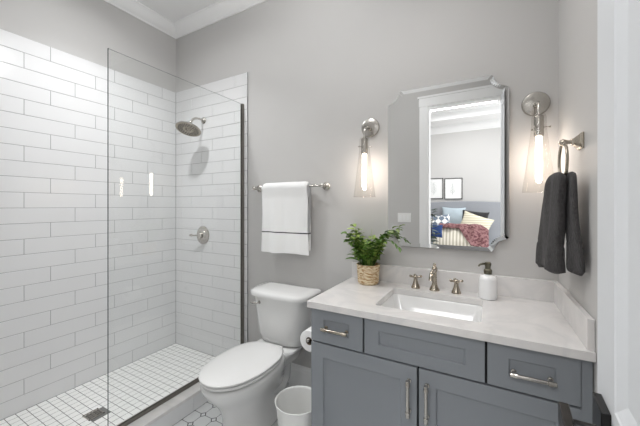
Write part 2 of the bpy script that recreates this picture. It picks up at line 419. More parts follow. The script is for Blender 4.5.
# ------------------------------------------------------------------ towel bar and towel
def flange_post(mb, base, ax, L_, r=.026):
    mb.lathe([(r, 0), (r, .004), (r*.85, .010), (r*.5, .016), (r*.36, .022), (r*.30, L_*.62), (r*.45, L_*.66), (r*.30, L_*.70), (r*.5, L_*.8), (r*.55, L_), (r*.5, L_*1.12), (r*.25, L_*1.2)], base, ax, 24)
TBZ = 1.502
tb = thing('towel_bar', 'brushed nickel towel bar between the shower and the plant', 'towel bar', (-1.31, YB, TBZ))
for x in (-1.617, -1.003):
    mb = MB(); flange_post(mb, (x, YB, TBZ), (0, -1, 0), .068, .030); mb.build('post', M['nickel'], tb)
MB().tube([(-1.617, YB-.07, TBZ), (-1.003, YB-.07, TBZ)], .0075, 14).build('rail', M['nickel'], tb)

def drape(x0, x1, ytop, ztop, r, zf, zb, th, amp, seed, nx=46, flare=0.0):
    """a folded towel hanging over a rail: a closed shell with front and back leaf"""
    prof = []
    for i in range(26): prof.append((-1, i/25))
    arc = 10
    outer = []; nf = 30
    for i in range(nf+1): outer.append(('f', zf + (ztop-zf)*i/nf))
    for i in range(1, arc): outer.append(('a', i/arc))
    for i in range(nf+1): outer.append(('b', ztop + (zb-ztop)*i/nf))
    mb = MB(); rings = []
    for ix in range(nx+1):
        tx = ix/nx; ex = min(1, min(tx, 1-tx)/.07); ex = math.sqrt(max(0, 1-(1-ex)**2))
        def off(z, side):
            hang = max(0, (ztop-z)/(ztop-zf))
            nz = noise.noise(Vector((tx*5+seed, z*2.2, side))) * amp * (.25+hang)
            fold = .006*math.sin(tx*9+seed*2+z*3)*hang
            return nz + fold + .010*(1-ex)
        close = lambda z: -r*1.5*min(1, max(0, (ztop-z)/.08))
        pts = []
        for kind, val in outer:
            xin = 0
            if kind == 'f': z = val; hang = (ztop-z)/(ztop-zf); y_ = ytop - (r+th*.5+(th*.5)*ex) - off(z, 0) - flare*hang - close(z)
            elif kind == 'a':
                a = PI*val; R_ = r + th*.5+(th*.5)*ex; y_ = ytop - R_*math.cos(a); z = ztop + R_*math.sin(a)*.9
            else: z = val; y_ = ytop + (r+th*.5+(th*.4)*ex); xin = .014*min(1, (ztop-z)/.05)
            pts.append((x0 + (x1-x0)*tx - xin*max(0, tx-.5)*2 + .004*math.sin(z*17+seed)*(1 if tx > .5 else -1)*min(1, abs(tx-.5)*3), y_, z - (.004*math.sin(tx*7) if (kind == 'f' and val == zf) else 0)))
        inner = []
        for kind, val in reversed(outer):
            if kind == 'f': z = max(val, zf+.004); y_ = ytop - (r+th*.5-(th*.5)*ex) - off(z, 0) - flare*(ztop-z)/(ztop-zf) - close(z)
            elif kind == 'a':
                a = PI*val; R_ = r + th*.5-(th*.5)*ex; y_ = ytop - R_*math.cos(a); z = ztop + R_*math.sin(a)*.9
            else: z = max(val, zb+.004); y_ = ytop + (r+th*.5-(th*.4)*ex)
            inner.append((pts[0][0] if False else x0 + (x1-x0)*tx, y_, z))
        rings.append(pts + inner)
    mb.loft(rings)
    return mb
wt = drape(-1.512, -1.105, YB-.07, TBZ, .0085, 1.012, 1.035, .030, .022, 3.1).build('bath_towel', band_mat('white_terry_with_band', (.965, .965, .96), (.16, .15, .17), 1.160, 1.168, rough=.95, bump=.8, bscale=420, sheen=.3, bdist=.003), smooth=True, angle=75)
tag(wt, 'white bath towel with thin dark band hanging over the towel bar', 'towel')

# ------------------------------------------------------------------ toilet
tx = -1.272
to = thing('toilet', 'white two-piece toilet with closed lid between shower and vanity', 'toilet', (tx, 1.5, 0))
def egg(yf, yb, hw, z, n=48, back=.62, nose=2.15, bsq=3.2, tap=0):
    """elongated bowl outline: round nose towards -y, squarer back"""
    ym = yf + (yb-yf)*back; out = []
    for k_ in range(n):
        t = 2*PI*k_/n; c, s__ = math.cos(t), math.sin(t)
        if s__ < 0: out.append((tx + hw*math.copysign(abs(c)**(2/nose), c), ym + (ym-yf)*-abs(s__)**(2/nose), z))
        else: out.append((tx + hw*(1-tap*abs(s__)**1.5)*math.copysign(abs(c)**(2/bsq), c), ym + (yb-ym)*abs(s__)**(2/bsq), z))
    return out
mb = MB()
mb.loft([egg(1.20, 1.80, .125, 0, back=.3, tap=.42), egg(1.195, 1.80, .125, .02, back=.3, tap=.42), egg(1.21, 1.79, .118, .05, back=.3, tap=.42), egg(1.215, 1.77, .108, .12, back=.32, tap=.42), egg(1.20, 1.74, .110, .19, back=.36, tap=.42),
         egg(1.165, 1.70, .128, .25, back=.45, tap=.42), egg(1.115, 1.68, .158, .305, back=.5, tap=.32), egg(1.08, 1.66, .176, .35, back=.52, tap=.32), egg(1.068, 1.655, .182, .385, back=.54, tap=.32), egg(1.075, 1.65, .178, .398, back=.54, tap=.32)])
mb.build('bowl', M['china'], to, subsurf=1, angle=80)
mb = MB()
mb.loft([rrect(tx-.09, tx+.09, 1.60, 1.84, .28, .04), rrect(tx-.11, tx+.11, 1.59, 1.85, .34, .04), rrect(tx-.16, tx+.16, 1.60, 1.865, .385, .05), rrect(tx-.16, tx+.16, 1.61, 1.86, .3975, .05)])
mb.build('tank_deck', M['china'], to, angle=50)
mb = MB()   # recessed trapway side bulges
for sd in (-1, 1):
    mb.tube([(tx+sd*.07, 1.42, .28), (tx+sd*.072, 1.50, .20), (tx+sd*.068, 1.60, .16), (tx+sd*.06, 1.68, .20), (tx+sd*.05, 1.72, .28)], [.03, .040, .044, .040, .03], 14)
mb.build('trapway', M['china'], to, angle=70)
for sd in (-1, 1): MB().lathe([(.016, 0), (.016, .012), (.012, .02), (.004, .023)], (tx+sd*.118, 1.55, .018), (sd*.25, 0, 1), 16).build('bolt_cap', M['china'], to)
# seat and lid
def slabring(z0, z1, yf, yb, hw, back, r=.008, nose=2.15, bsq=2.6, tap=0):
    e_ = lambda i, z: egg(yf+i, yb-i, hw-i, z, back=back, nose=nose, bsq=bsq, tap=tap)
    return [e_(r, z0), e_(r*.3, z0+r*.3), e_(0, z0+r), e_(0, z1-r), e_(r*.3, z1-r*.3), e_(r*1.1, z1)]
mb = MB(); mb.loft(slabring(.402, .419, 1.073, 1.60, .182, .53, bsq=3.6, tap=.26)); mb.build('seat', M['seatp'], to, angle=70)
mb = MB(); rg = slabring(.4255, .438, 1.066, 1.606, .185, .53, r=.006, bsq=3.6, tap=.26)
rg += [egg(1.066+.04, 1.606-.04, .185-.04, .441, back=.53, bsq=3.6, tap=.26), egg(1.066+.11, 1.606-.11, .185-.11, .443, back=.53, bsq=3.6, tap=.26)]
mb.loft(rg); mb.build('lid', M['seatp'], to, angle=70)
for sd in (-1, 1): MB().box(tx+sd*.07-.022, tx+sd*.07+.022, 1.598, 1.622, .400, .430).build('hinge', M['seatp'], to, bevel=.006, seg=3)
# tank: tapered body, bowed front
def tankring(hw, yf, yb, z, bow=.034, n=10):
    out = []; r = .07
    front = []
    for i in range(n*2+1):
        a = -1 + i/n; xx = hw*a
        edge = 1-abs(a); yy = yf - bow*(1-a*a) + (r*(1-math.sqrt(max(0, 1-(1-min(1, edge*hw/r))**2))) if edge*hw < r else 0)
        front.append((tx+xx, yy, z))
    out = front + [(tx+hw, yb-.02, z), (tx+hw-.008, yb-.005, z), (tx+hw-.02, yb, z), (tx, yb, z), (tx-hw+.02, yb, z), (tx-hw+.008, yb-.005, z), (tx-hw, yb-.02, z)]
    return out
yb = YB-.012
mb = MB(); mb.loft([tankring(.165, 1.715, yb-.01, .398), tankring(.184, 1.692, yb, .408), tankring(.195, 1.676, yb, .46), tankring(.212, 1.662, yb, .64), tankring(.222, 1.655, yb, .722)])
mb.build('tank', M['china'], to, angle=55)
mb = MB(); mb.loft([tankring(.232, 1.652, yb+.004, .7225), tankring(.243, 1.638, yb+.006, .728), tankring(.245, 1.635, yb+.006, .750), tankring(.240, 1.641, yb+.003, .760), tankring(.226, 1.656, yb-.008, .767), tankring(.17, 1.71, yb-.05, .772)])
mb.build('tank_lid', M['china'], to, angle=60)
mb = MB(); mb.lathe([(.012, 0), (.012, .006), (.008, .012), (.006, .02)], (tx-.125, 1.640, .685), (0, -1, 0), 16)
mb.tube([(tx-.125, 1.622, .685), (tx-.135, 1.612, .684), (tx-.152, 1.606, .684), (tx-.170, 1.606, .682), (tx-.182, 1.607, .681)], [.0065, .006, .006, .007, .004], 10)
mb.build('flush_lever', M['nickel'], to)

# supply pipe behind the bin is hidden: not built
# ------------------------------------------------------------------ baseboards
def baseboard(name, x0, x1, y0, y1, nx, ny):
    mb = MB(); p0 = Vector((x0, y0, 0)); p1 = Vector((x1, y1, 0)); nr = Vector((nx, ny, 0))
    prof = [(0, 0), (.014, 0), (.014, .125), (.011, .135), (.011, .142), (.006, .155), (.004, .165), (0, .165)]
    mb.loft([[p + nr*a + Vector((0, 0, b_)) for a, b_ in prof] for p in (p0, p1)]); return struct(mb.build(name, M['trim'], smooth=False))
baseboard('baseboard_back', CX1, -.79, YB, YB, 0, -1)
baseboard('baseboard_front', CX1, OX0-.10, YF, YF, 0, 1)
baseboard('baseboard_right', XR, XR, YF, 1.30, -1, 0)

# ------------------------------------------------------------------ waste bin
bx, by = -.921, 1.400
bn = thing('waste_bin', 'round white ribbed plastic waste bin on the floor beside the toilet', 'waste bin', (bx, by, 0))
prof = [(.001, .002), (.092, 0), (.096, .004)]
hh = .285
for i in range(1, 13):
    z = .004 + (hh-.012)*i/12; prof.append((.096+.024*i/12 + (.0012 if i % 2 else 0), z))
prof += [(.126, hh-.006), (.1275, hh-.002), (.125, hh), (.121, hh-.002), (.1175, hh-.012)]
for i in range(11, 0, -1):
    z = .008 + (hh-.02)*i/12; prof.append((.0935+.024*i/12 + (.0012 if i % 2 else -.0006), z))
prof += [(.090, .006), (.001, .005)]
MB().lathe(prof, (bx, by, 0), n=48, cap0=False, cap1=False).build('bucket', M['plastic'], bn, angle=50)

# ------------------------------------------------------------------ vanity cabinet
VX0, VX1, VYF = -.787, .309, 1.32; CT = .879; CTH = .032; CZ = CT-CTH
va = thing('vanity_cabinet', 'grey shaker bathroom vanity cabinet below the white counter', 'vanity', ((VX0+VX1)/2, 1.6, 0))
mb = MB()
mb.box(VX0, VX0+.018, VYF+.022, YB-.002, .0, CZ-.001); mb.box(VX1-.018, VX1, VYF+.022, YB-.002, 0, CZ-.001)
mb.box(VX0+.018, VX1-.018, VYF+.09, VYF+.105, 0, .10); mb.box(VX0+.018, VX1-.018, VYF+.022, YB-.002, .10, .118); mb.box(VX0+.018, VX1-.018, YB-.014, YB-.002, .118, CZ-.001)
mb.box(VX1-.030, VX1, VYF, VYF+.022, .0, CZ-.001)
mb.build('body', M['cab'], va, smooth=False)
mb = MB(); mb.box(VX0+.018, VX1-.032, VYF+.0225, VYF+.026, .118, CZ-.001); mb.build('gap_shade', M['cabin'], va, smooth=False)  # near-black sheet behind the fronts, paints the shade in their gaps
zt = CZ-.004; zs = .672; g = .0042
xs = [VX0, -.503, -.003, .286]
def pull(mb, a, b_, out, r=.0074, proud=.032):
    """bar pull between two points with two posts and stepped ends"""
    a = Vector(a); b_ = Vector(b_); o_ = Vector(out); t = (b_-a).normalized()
    A = a + o_*proud; B = b_ + o_*proud
    mb.tube([A - t*.014, A - t*.013, A - t*.002, A, A + t*.010, A + t*.011, B - t*.011, B - t*.010, B, B + t*.002, B + t*.013, B + t*.014],
            [r*.9, r*1.15, r*1.15, r*1.3, r*1.3, r*.95, r*.95, r*1.3, r*1.3, r*1.15, r*1.15, r*.9], 14)
    for p in (a, b_): mb.tube([p, p + o_*.004, p + o_*.005, p + o_*proud], [r*1.25, r*1.2, r*.8, r*.8], 12)
for i, nm in ((0, 'drawer'), (1, 'false_front'), (2, 'drawer')):
    x0, x1 = xs[i]+(g if i else .001), xs[i+1]-g
    rail = .070 if i != 1 else .055
    mb = MB(); mb.shaker(x0, x1, zs+g, zt, VYF, .02, rail if i != 1 else .068, .009, railz=.052)
    o = mb.build(nm, M['cab'], va, smooth=False, bevel=.0012, seg=1)
    if i != 1:
        cxm = (x0+x1)/2; mb = MB(); zc = zs+(.080 if i == 0 else .073)
        pull(mb, (cxm-.055, VYF+.006, zc), (cxm+.055, VYF+.006, zc), (0, -1, 0)); mb.build('handle', M['nickel_d' if i == 0 else 'nickel'], o)
for i in (0, 1):
    x0, x1 = (VX0+.001, -.2575-g) if i == 0 else (-.2575+g, .286-g)
    mb = MB(); mb.shaker(x0, x1, .118, zs-g*.8, VYF, .02, .068, .009)
    o = mb.build('door', M['cab'], va, smooth=False, bevel=.0012, seg=1)
    hx = (x1-.032) if i == 0 else (x0+.034)
    mb = MB(); pull(mb, (hx, VYF, .478), (hx, VYF, .606), (0, -1, 0)); mb.build('handle', M['nickel'], o)

# worktop with sink cut-out
YC = 1.296
ct = thing('countertop', 'pale quartz vanity countertop with a low splashback and side splash', 'countertop', ((VX0+VX1)/2, 1.6, CZ))
SX0, SX1, SY0, SY1 = -.478, -.020, 1.405, 1.752
mb = MB(); bm = mb.bm
def lp(pts):
    vs = [bm.verts.new(p) for p in pts]; es = [bm.edges.new((vs[i-1], vs[i])) for i in range(len(vs))]; return vs, es
vo, eo = lp([(VX0-.011, YC, CT), (XR-.001, YC, CT), (XR-.001, YB-.001, CT), (VX0-.011, YB-.001, CT)])
vi, ei = lp(rrect(SX0, SX1, SY0, SY1, CT, .02, 5))
bmesh.ops.triangle_fill(bm, edges=eo+ei, use_beauty=True)
fs = list(bm.faces); ex = bmesh.ops.extrude_face_region(bm, geom=fs)
bmesh.ops.translate(bm, verts=[v for v in ex['geom'] if isinstance(v, bmesh.types.BMVert)], vec=(0, 0, -CTH))
mb.build('slab', M['quartz'], ct, smooth=False, bevel=.0015, seg=2)
MB().box(VX0-.011, XR-.001, YB-.021, YB-.001, CT, CT+.105).build('splashback', M['quartz'], ct, smooth=False, bevel=.0015)
MB().box(XR-.021, XR-.001, YC+.012, YB-.0215, CT, CT+.105).build('side_splash', M['quartz'], ct, smooth=False, bevel=.0015)

sk = thing('sink', 'white rectangular undermount sink set in the quartz counter', 'sink', ((SX0+SX1)/2, (SY0+SY1)/2, CZ-.14))
mb = MB(); e1 = .012; zz = CZ-.0012
def sr(i, z, r): return rrect(SX0-e1+i, SX1+e1-i, SY0-e1+i, SY1+e1-i, z, r, 6)
mb.loft([sr(-.01, zz-.012, .03), sr(-.01, zz, .03), sr(.012, zz, .03), sr(.016, zz-.006, .03), sr(.024, zz-.10, .04), sr(.05, zz-.125, .05), sr(.10, zz-.132, .05), sr(.165, zz-.134, .02)], cap0=False, cap1=True)
o = mb.build('basin', M['china'], sk, angle=45)
sm = (SX0+SX1)/2; mb = MB(); mb.lathe([(.022, 0), (.022, .003), (.016, .004), (.014, .001)], (sm, (SY0+SY1)/2+.03, zz-.133)); mb.build('drain_ring', M['nickel'], sk)

# faucet, widespread: spout and two cross handles
FY = 1.816
fa = thing('faucet', 'widespread brushed nickel faucet with curved spout and two cross handles', 'faucet', (-.262, FY, CT))
sxp = -.262
mb = MB(); mb.lathe([(.028, 0), (.028, .005), (.024, .012), (.017, .026), (.014, .038), (.012, .07), (.0135, .074), (.012, .078), (.0115, .105), (.015, .110), (.016, .122), (.012, .132), (.007, .138), (.009, .144), (.007, .152), (.002, .155)], (sxp, FY, CT), n=28)
mb.build('spout_body', M['nickel_d'], fa)
mb = MB(); mb.tube([(sxp, FY, CT+.112), (sxp, FY-.03, CT+.118), (sxp, FY-.07, CT+.121), (sxp, FY-.105, CT+.115), (sxp, FY-.125, CT+.10), (sxp, FY-.13, CT+.082)], [.011, .0105, .010, .010, .010, .0115], 14)
mb.build('spout', M['nickel_d'], fa)
for hx in (-.366, -.148):
    mb = MB(); mb.lathe([(.025, 0), (.025, .005), (.022, .012), (.015, .03), (.0115, .045), (.0105, .056), (.014, .060), (.014, .068), (.009, .075), (.003, .078)], (hx, FY-.003, CT), n=24)
    o = mb.build('handle_base', M['nickel_d'], fa)
    mb = MB()
    for q in range(4):
        a = q*PI/2 + .35; dx, dy = math.cos(a), math.sin(a)
        mb.tube([(hx+dx*t, FY-.003+dy*t, CT+.064+hz) for t, hz in ((.006, 0), (.02, .002), (.029, .005), (.036, .007))], [.0065, .0052, .0085, .004], 10)
    mb.build('cross_handle', M['nickel_d'], o)

# soap bottle
bx_, by_ = .004, 1.790
so = thing('soap_dispenser', 'white ceramic soap bottle with bronze grey pump on the counter', 'soap dispenser', (bx_, by_, CT))
MB().lathe([(.036, .0), (.0405, .003), (.042, .009), (.042, .098), (.040, .109), (.033, .118), (.02, .123), (.016, .126), (.016, .13)], (bx_, by_, CT), n=36).build('bottle', M['soap'], so)
mb = MB(); mb.lathe([(.019, .128), (.020, .148), (.017, .152), (.013, .155), (.013, .166), (.015, .170), (.016, .174), (.015, .186), (.011, .190), (.002, .191)], (bx_, by_, CT), n=24)
mb.tube([(bx_, by_, CT+.181), (bx_-.025, by_-.012, CT+.180), (bx_-.038, by_-.018, CT+.175), (bx_-.043, by_-.021, CT+.166)], [.007, .006, .005, .004], 10)
mb.build('pump', M['pump'], so)

# ------------------------------------------------------------------ potted fern-like plant
px, py = -.646, 1.778
pl = thing('potted_plant', 'leafy green plant in a woven seagrass pot at the counter end', 'plant', (px, py, CT))
prof = [(.001, .001), (.056, 0), (.060, .004)]
for i in range(1, 9):
    z = .006+.108*i/9; prof += [(.0625+.007*i/9+.0018, z-.004), (.0625+.007*i/9-.0008, z+.003)]
prof += [(.071, .112), (.073, .118), (.070, .122), (.065, .118), (.063, .10), (.001, .099)]
MB().lathe(prof, (px, py, CT), n=40, cap0=False, cap1=False).build('basket_pot', M['basket'], pl)
mb = MB(); mb.lathe([(.062, .101), (.055, .106), (.03, .109), (.001, .11)], (px, py, CT), n=24, cap0=False, cap1=False); mb.build('soil', M['soil'], pl)
def blade(mb, base, az, length, lift, droop, width, n=9, twist=0):
    base = Vector(base); d = Vector((math.cos(az), math.sin(az), 0)); p = base.copy(); ang = lift; L_ = []
    for i in range(n+1):
        t = i/n; L_.append((p.copy(), ang, t)); ang -= droop/n
        p = p + (d*math.cos(ang)+Vector((0, 0, 1))*math.sin(ang))*(length/n)
    side0 = Vector((-d.y, d.x, 0)); vs = []
    for p, ang, t in L_:
        wd = width*(math.sin(PI*min(1, (t**.75)*.98+.02))**.8) + .0012
        nup = (-d*math.sin(ang)+Vector((0, 0, 1))*math.cos(ang))
        sd = (side0*math.cos(twist)+nup*math.sin(twist)).normalized(); cup = nup*wd*.28
        vs.append([p - sd*wd + cup, p - sd*wd*.5+cup*.2, p - nup*.0004, p + sd*wd*.5+cup*.2, p + sd*wd + cup])
    V = [[mb.bm.verts.new(q) for q in r] for r in vs]
    for a, b_ in zip(V, V[1:]):
        for i in range(4): mb.bm.faces.new((a[i], a[i+1], b_[i+1], b_[i]))
def safe(x_, y_, reach, az): return y_ + math.sin(az)*reach < YB-.03
for nm, cnt, mt in (('foliage', 34, 'leaf'), ('new_leaves', 12, 'leaf2')):
    mb = MB()
    for i in range(cnt):
        az = random.uniform(0, 2*PI)
        br = random.uniform(0, .032); bx0, by0 = px+math.cos(az)*br, py+math.sin(az)*br
        ln = random.uniform(.09, .18); lift = random.uniform(.85, 1.45); dr = random.uniform(.2, 1.3)
        if math.sin(az) > 0:
            lift = max(lift, 1.15); dr *= .3; ln *= .85
            if math.sin(az)*ln*.42 > .055: ln = .055/.42/math.sin(az)
        if nm == 'new_leaves': lift = min(lift+.2, 1.5)
        stem = random.uniform(.0, .07)
        s0 = Vector((bx0, by0, CT+.105)); tip = s0 + Vector((math.cos(az)*math.cos(lift), math.sin(az)*math.cos(lift), math.sin(lift)))*stem
        if stem > .01: mb.tube([s0, tip], .0014, 5)
        blade(mb, tip, az, ln*(1 if stem < .03 else .62), lift, dr, random.uniform(.011, .019), twist=random.uniform(-.5, .5))
    for i in range(15 if nm == 'foliage' else 13):      # stems with leaflets
        az = (i*2.4+.3) % (2*PI) if nm == 'foliage' else random.uniform(0, 2*PI)
        lift = random.uniform(1.2, 1.5); ln = random.uniform(.16, .25) * (1.12 if nm == 'new_leaves' else 1)
        if math.sin(az) > 0: lift = max(lift, 1.3)
        pp = Vector((px+math.cos(az)*.02, py+math.sin(az)*.02, CT+.105)); d_ = Vector((math.cos(az), math.sin(az), 0)); pts_ = [pp.copy()]; an = lift
        for q in range(8):
            an -= .05; pp = pp + (d_*math.cos(an)+Vector((0, 0, 1))*math.sin(an))*(ln/8); pts_.append(pp.copy())
        mb.tube(pts_, [.0022-.0002*q for q in range(9)], 6)
        for q in range(2, 9):
            for sg in (-1, 1):
                a2 = az + sg*random.uniform(.7, 1.2) if q < 8 else az+sg*.25
                L2 = random.uniform(.046, .068)*(1-.03*q)
                if math.sin(a2) > 0: L2 = min(L2, max(.012, (YB-.028-pts_[q].y)/max(.05, math.sin(a2))))
                if pts_[q].y < YB-.04: blade(mb, pts_[q], a2, L2, random.uniform(.35, .95), .9, random.uniform(.012, .017), n=6, twist=random.uniform(-.4, .4))
    o = mb.build(nm, M[mt], pl, angle=80)
mb = MB()   # one long arching frond with leaflets, reaching past the mirror's edge
pth = [Vector((px+.015, py-.01, CT+.107)), Vector((px+.045, py-.02, CT+.20)), Vector((px+.09, py-.025, CT+.262)), Vector((px+.135, py-.03, CT+.278)), Vector((px+.172, py-.032, CT+.264)), Vector((px+.198, py-.033, CT+.238))]
mb.tube(pth, [.002, .0018, .0015, .0013, .001, .0008], 6)
for i, t in enumerate((2.0, 2.5, 3.0, 3.4, 3.8, 4.2, 4.6, 4.95)):
    a_ = int(t); f_ = t-a_; p = pth[a_].lerp(pth[min(a_+1, 5)], f_)
    blade(mb, p, (-.9 if i % 2 else .7), random.uniform(.035, .05), .1-.5*(t > 3.5), .7, .0065, n=6)
mb.build('frond', M['leaf'], pl, angle=80)

# ------------------------------------------------------------------ mirror
MX0, MX1, MZ0, MZ1 = -.549, .103, 1.112, 2.072
def moutline(i, y_):
    """plaque outline with a concave scoop at every corner, inset by i"""
    R_ = .072; st = .010; x0, x1, z0, z1 = MX0+i, MX1-i, MZ0+i, MZ1-i; out = []; r = R_
    for cx, cz, a0 in ((MX1, MZ1, PI), (MX0, MZ1, -PI/2), (MX0, MZ0, 0), (MX1, MZ0, PI/2)):
        sx = 1 if cx == MX1 else -1; sz = 1 if cz == MZ1 else -1
        pts = []
        rr = r + st + i*.35
        for k_ in range(13):
            a = PI/2*k_/12; ddx = r*math.cos(a); ddz = r*math.sin(a)
            # arc centred on the outer corner, pushed in by the inset and a small step
            pts.append((cx - sx*(ddx*(1+i*4) + i*.55 + st*(1 if k_ else .0)*0 + i*.0), cz - sz*(ddz*(1+i*4) + i*.55)))
        # small square shoulders at both ends of the scoop
        first = (cx - sx*(r*(1+i*4)+i*.55+st), cz - sz*i); mid1 = (cx - sx*(r*(1+i*4)+i*.55), cz - sz*(i*.55+st if False else i))
        last = (cx - sx*i, cz - sz*(r*(1+i*4)+i*.55+st))
        pts = [first, (cx - sx*(r*(1+i*4)+i*.55), cz - sz*(st+i))] + [p for p in pts if (abs(p[0]-cx) > st+i and abs(p[1]-cz) > st+i)] + [(cx - sx*(st+i), cz - sz*(r*(1+i*4)+i*.55)), last]
        if sx*sz < 0: pts.reverse()
        # order counter-clockwise: right-top starts from vertical side
        if True: pts = list(reversed(pts)) if False else pts
        out.append(pts)
    rt, lt, lb, rb = out
    # rt ordered top->side ; want side->top going counter-clockwise (seen from -y: x right, z up)
    seq = list(reversed(rt)) + list(reversed(lt)) + list(reversed(lb)) + list(reversed(rb))
    return [(a, y_, c) for a, c in seq]
mi = thing('mirror', 'tall wall mirror with angled rim and scooped corners above the faucet', 'mirror', ((MX0+MX1)/2, YB, MZ0))
ob = MB(); ob.loft([moutline(0, YB-.001), moutline(0, YB-.0185)]); ob.build('backing', M['nickel'], mi, smooth=False)
mb = MB(); mb.loft([moutline(0, YB-.0186), moutline(0, YB-.020), moutline(.022, YB-.0215)], cap0=False, cap1=False); mb.build('bevelled_edge', M['mirror'], mi, smooth=False)
mb = MB(); v = [mb.bm.verts.new(p) for p in moutline(.022, YB-.0215)]; mb.bm.faces.new(v); mb.build('mirror_glass', M['mirror'], mi, smooth=False)

# ------------------------------------------------------------------ sconces
def sconce():
    r = thing('wall_sconce', '', 'wall light', (0, 0, 0))
    B = lambda mb, n_, m_, p=r, **k_: mb.build(n_, m_, p, world=False, **k_)
    B(MB().lathe([(.062, .001), (.062, .008), (.058, .014), (.05, .017), (.03, .020), (.0, .021)], (0, 0, 0), (0, -1, 0), 40, cap1=False), 'backplate', M['nickel'])
    mb = MB(); mb.tube([(0, -.015, -.012), (0, -.05, -.012), (0, -.085, -.018), (0, -.108, -.035), (0, -.115, -.06), (0, -.115, -.10)], .008, 12)
    mb.lathe([(.013, 0), (.013, .012), (.009, .018)], (0, -.018, -.012), (0, -1, 0), 16)
    B(mb, 'arm', M['nickel'])
    s_ = B(MB().lathe([(.010, .012), (.019, .006), (.0205, 0), (.0205, -.085), (.018, -.092)], (0, -.115, -.098), (0, 0, 1), 24), 'socket', M['nickel'])
    for q in range(3):
        mb = MB(); a = q*2*PI/3 + .0; mb.tube([(.018*math.cos(a), -.115+.018*math.sin(a), -.147), (.040*math.cos(a), -.115+.040*math.sin(a), -.147), (.041*math.cos(a), -.115+.041*math.sin(a), -.147), (.047*math.cos(a), -.115+.047*math.sin(a), -.147)], [.002, .002, .0045, .0045], 8)
        B(mb, 'thumbscrew', M['nickel'], s_)
    pr = [(.026, -.085), (.030, -.10), (.031, -.14), (.034, -.18), (.041, -.24), (.054, -.35), (.068, -.458)]
    prof = pr + [(a-.0022, z_) for a, z_ in reversed(pr)]
    mb = MB(); n_ = 40
    mb.loft([[(a*math.cos(2*PI*k_/n_), -.115+a*math.sin(2*PI*k_/n_), z_) for k_ in range(n_)] for a, z_ in pr], cap0=False, cap1=False)
    B(mb, 'glass_shade', M['shade'])
    mb = MB(); mb.tube([(.0685*math.cos(2*PI*k_/40), -.115+.0685*math.sin(2*PI*k_/40), -.458) for k_ in range(40)], .0012, 6, closed=True); B(mb, 'shade_rim', M['shade'])
    B(MB().lathe([(.009, -.188), (.0125, -.198), (.013, -.21), (.013, -.395), (.010, -.408), (.004, -.415)], (0, -.115, 0), (0, 0, 1), 20), 'bulb', M['bulb'])
    return r
s1 = sconce(); s1.location = (-.672, YB, 1.876); s1['label'] = 'brushed nickel wall sconce with clear glass cone, left of the mirror'; s1['group'] = 'sconces flanking the mirror'
s2 = copy_tree(s1); s2.location = (.219, YB, 1.886); s2['label'] = 'brushed nickel wall sconce with clear glass cone, right of mirror above the charcoal towel'

# ------------------------------------------------------------------ towel ring and charcoal towel on the right wall
ry, rz = 1.465, 1.604; rx = XR-.057
tr = thing('towel_ring', 'brushed nickel towel ring on the right wall holding the charcoal towel', 'towel ring', (XR, ry, rz))
mb = MB(); q = [(.030, .0), (.030, .006), (.024, .012), (.013, .026), (.010, .034)]
mb.loft([[(XR-h, ry+a*sx, rz+a*sz) for sx, sz in ((-1, -1), (1, -1), (1, 1), (-1, 1))] for a, h in q]); mb.build('wall_plate', M['nickel_d'], tr, bevel=.0015, smooth=False)
mb = MB(); mb.lathe([(.009, .03), (.007, .040), (.010, .048), (.0135, .057), (.010, .065), (.004, .070)], (XR, ry, rz), (-1, 0, 0), 20); mb.build('knuckle', M['nickel_d'], tr)
mb = MB(); mb.tube([(rx, ry+.070*math.sin(2*PI*k_/48), rz-.072+.070*math.cos(2*PI*k_/48)) for k_ in range(48)], .0052, 10, closed=True); mb.build('ring', M['nickel_d'], tr)
mb = MB()
def leaf_sections(c_top, c_bot, dirv, hl, th0, th1, zt_, zb_, seed, back=False):
    rings = []; n_ = 64; N = 40
    for i in range(N+1):
        t = i/N; z = zt_ + (zb_-zt_)*t
        e_ = min(1, t/.12); round_top = math.sqrt(max(0, 1-(1-e_)**2)); eb = min(1, (1-t)/.03); eb = .75+.25*math.sqrt(max(0, 1-(1-eb)**2))
        L_ = (hl[0]+(hl[1]-hl[0])*t**.7)*(.35+.65*round_top)*eb; th = (th0+(th1-th0)*t)*(.3+.7*round_top)*eb
        cx = c_top[0]+(c_bot[0]-c_top[0])*t; cy = c_top[1]+(c_bot[1]-c_top[1])*t
        band = -.0035 if .70 < t < .735 else 0
        if t > .735: L_ *= 1.05
        d = Vector((dirv[0], dirv[1])).normalized(); nn = Vector((-d.y, d.x)); ring_ = []
        for k_ in range(n_):
            a = 2*PI*k_/n_; ca, sa = math.cos(a), math.sin(a)
            al = L_*math.copysign(abs(ca)**.8, ca); ac = (th+band)*math.copysign(abs(sa)**.8, sa)
            wob = .009*math.sin(al*38+seed+t*1.2)*(.5+t*.6) + .003*math.sin(al*90+seed*2-t*3)
            ac += wob*min(1, e_)
            al += .004*math.sin(z*30+seed)
            zz_ = z + (.010*math.sin(al*25+seed) if i == N else 0)
            ring_.append((cx+d.x*al+nn.x*ac, cy+d.y*al+nn.y*ac, zz_))
        rings.append(ring_)
    return rings
mb.loft(leaf_sections((.238, 1.477), (.2265, 1.520), (.12, -1), (.072, .112), .022, .028, 1.490, 1.103, 1.0))
mb.loft(leaf_sections((.2745, 1.450), (.2825, 1.440), (.06, -1), (.072, .088), .012, .014, 1.488, 1.122, 2.7))
gt = mb.build('hand_towel', M['gtowel'], smooth=True, angle=80)
tag(gt, 'charcoal terry hand towel hanging through the towel ring', 'towel')

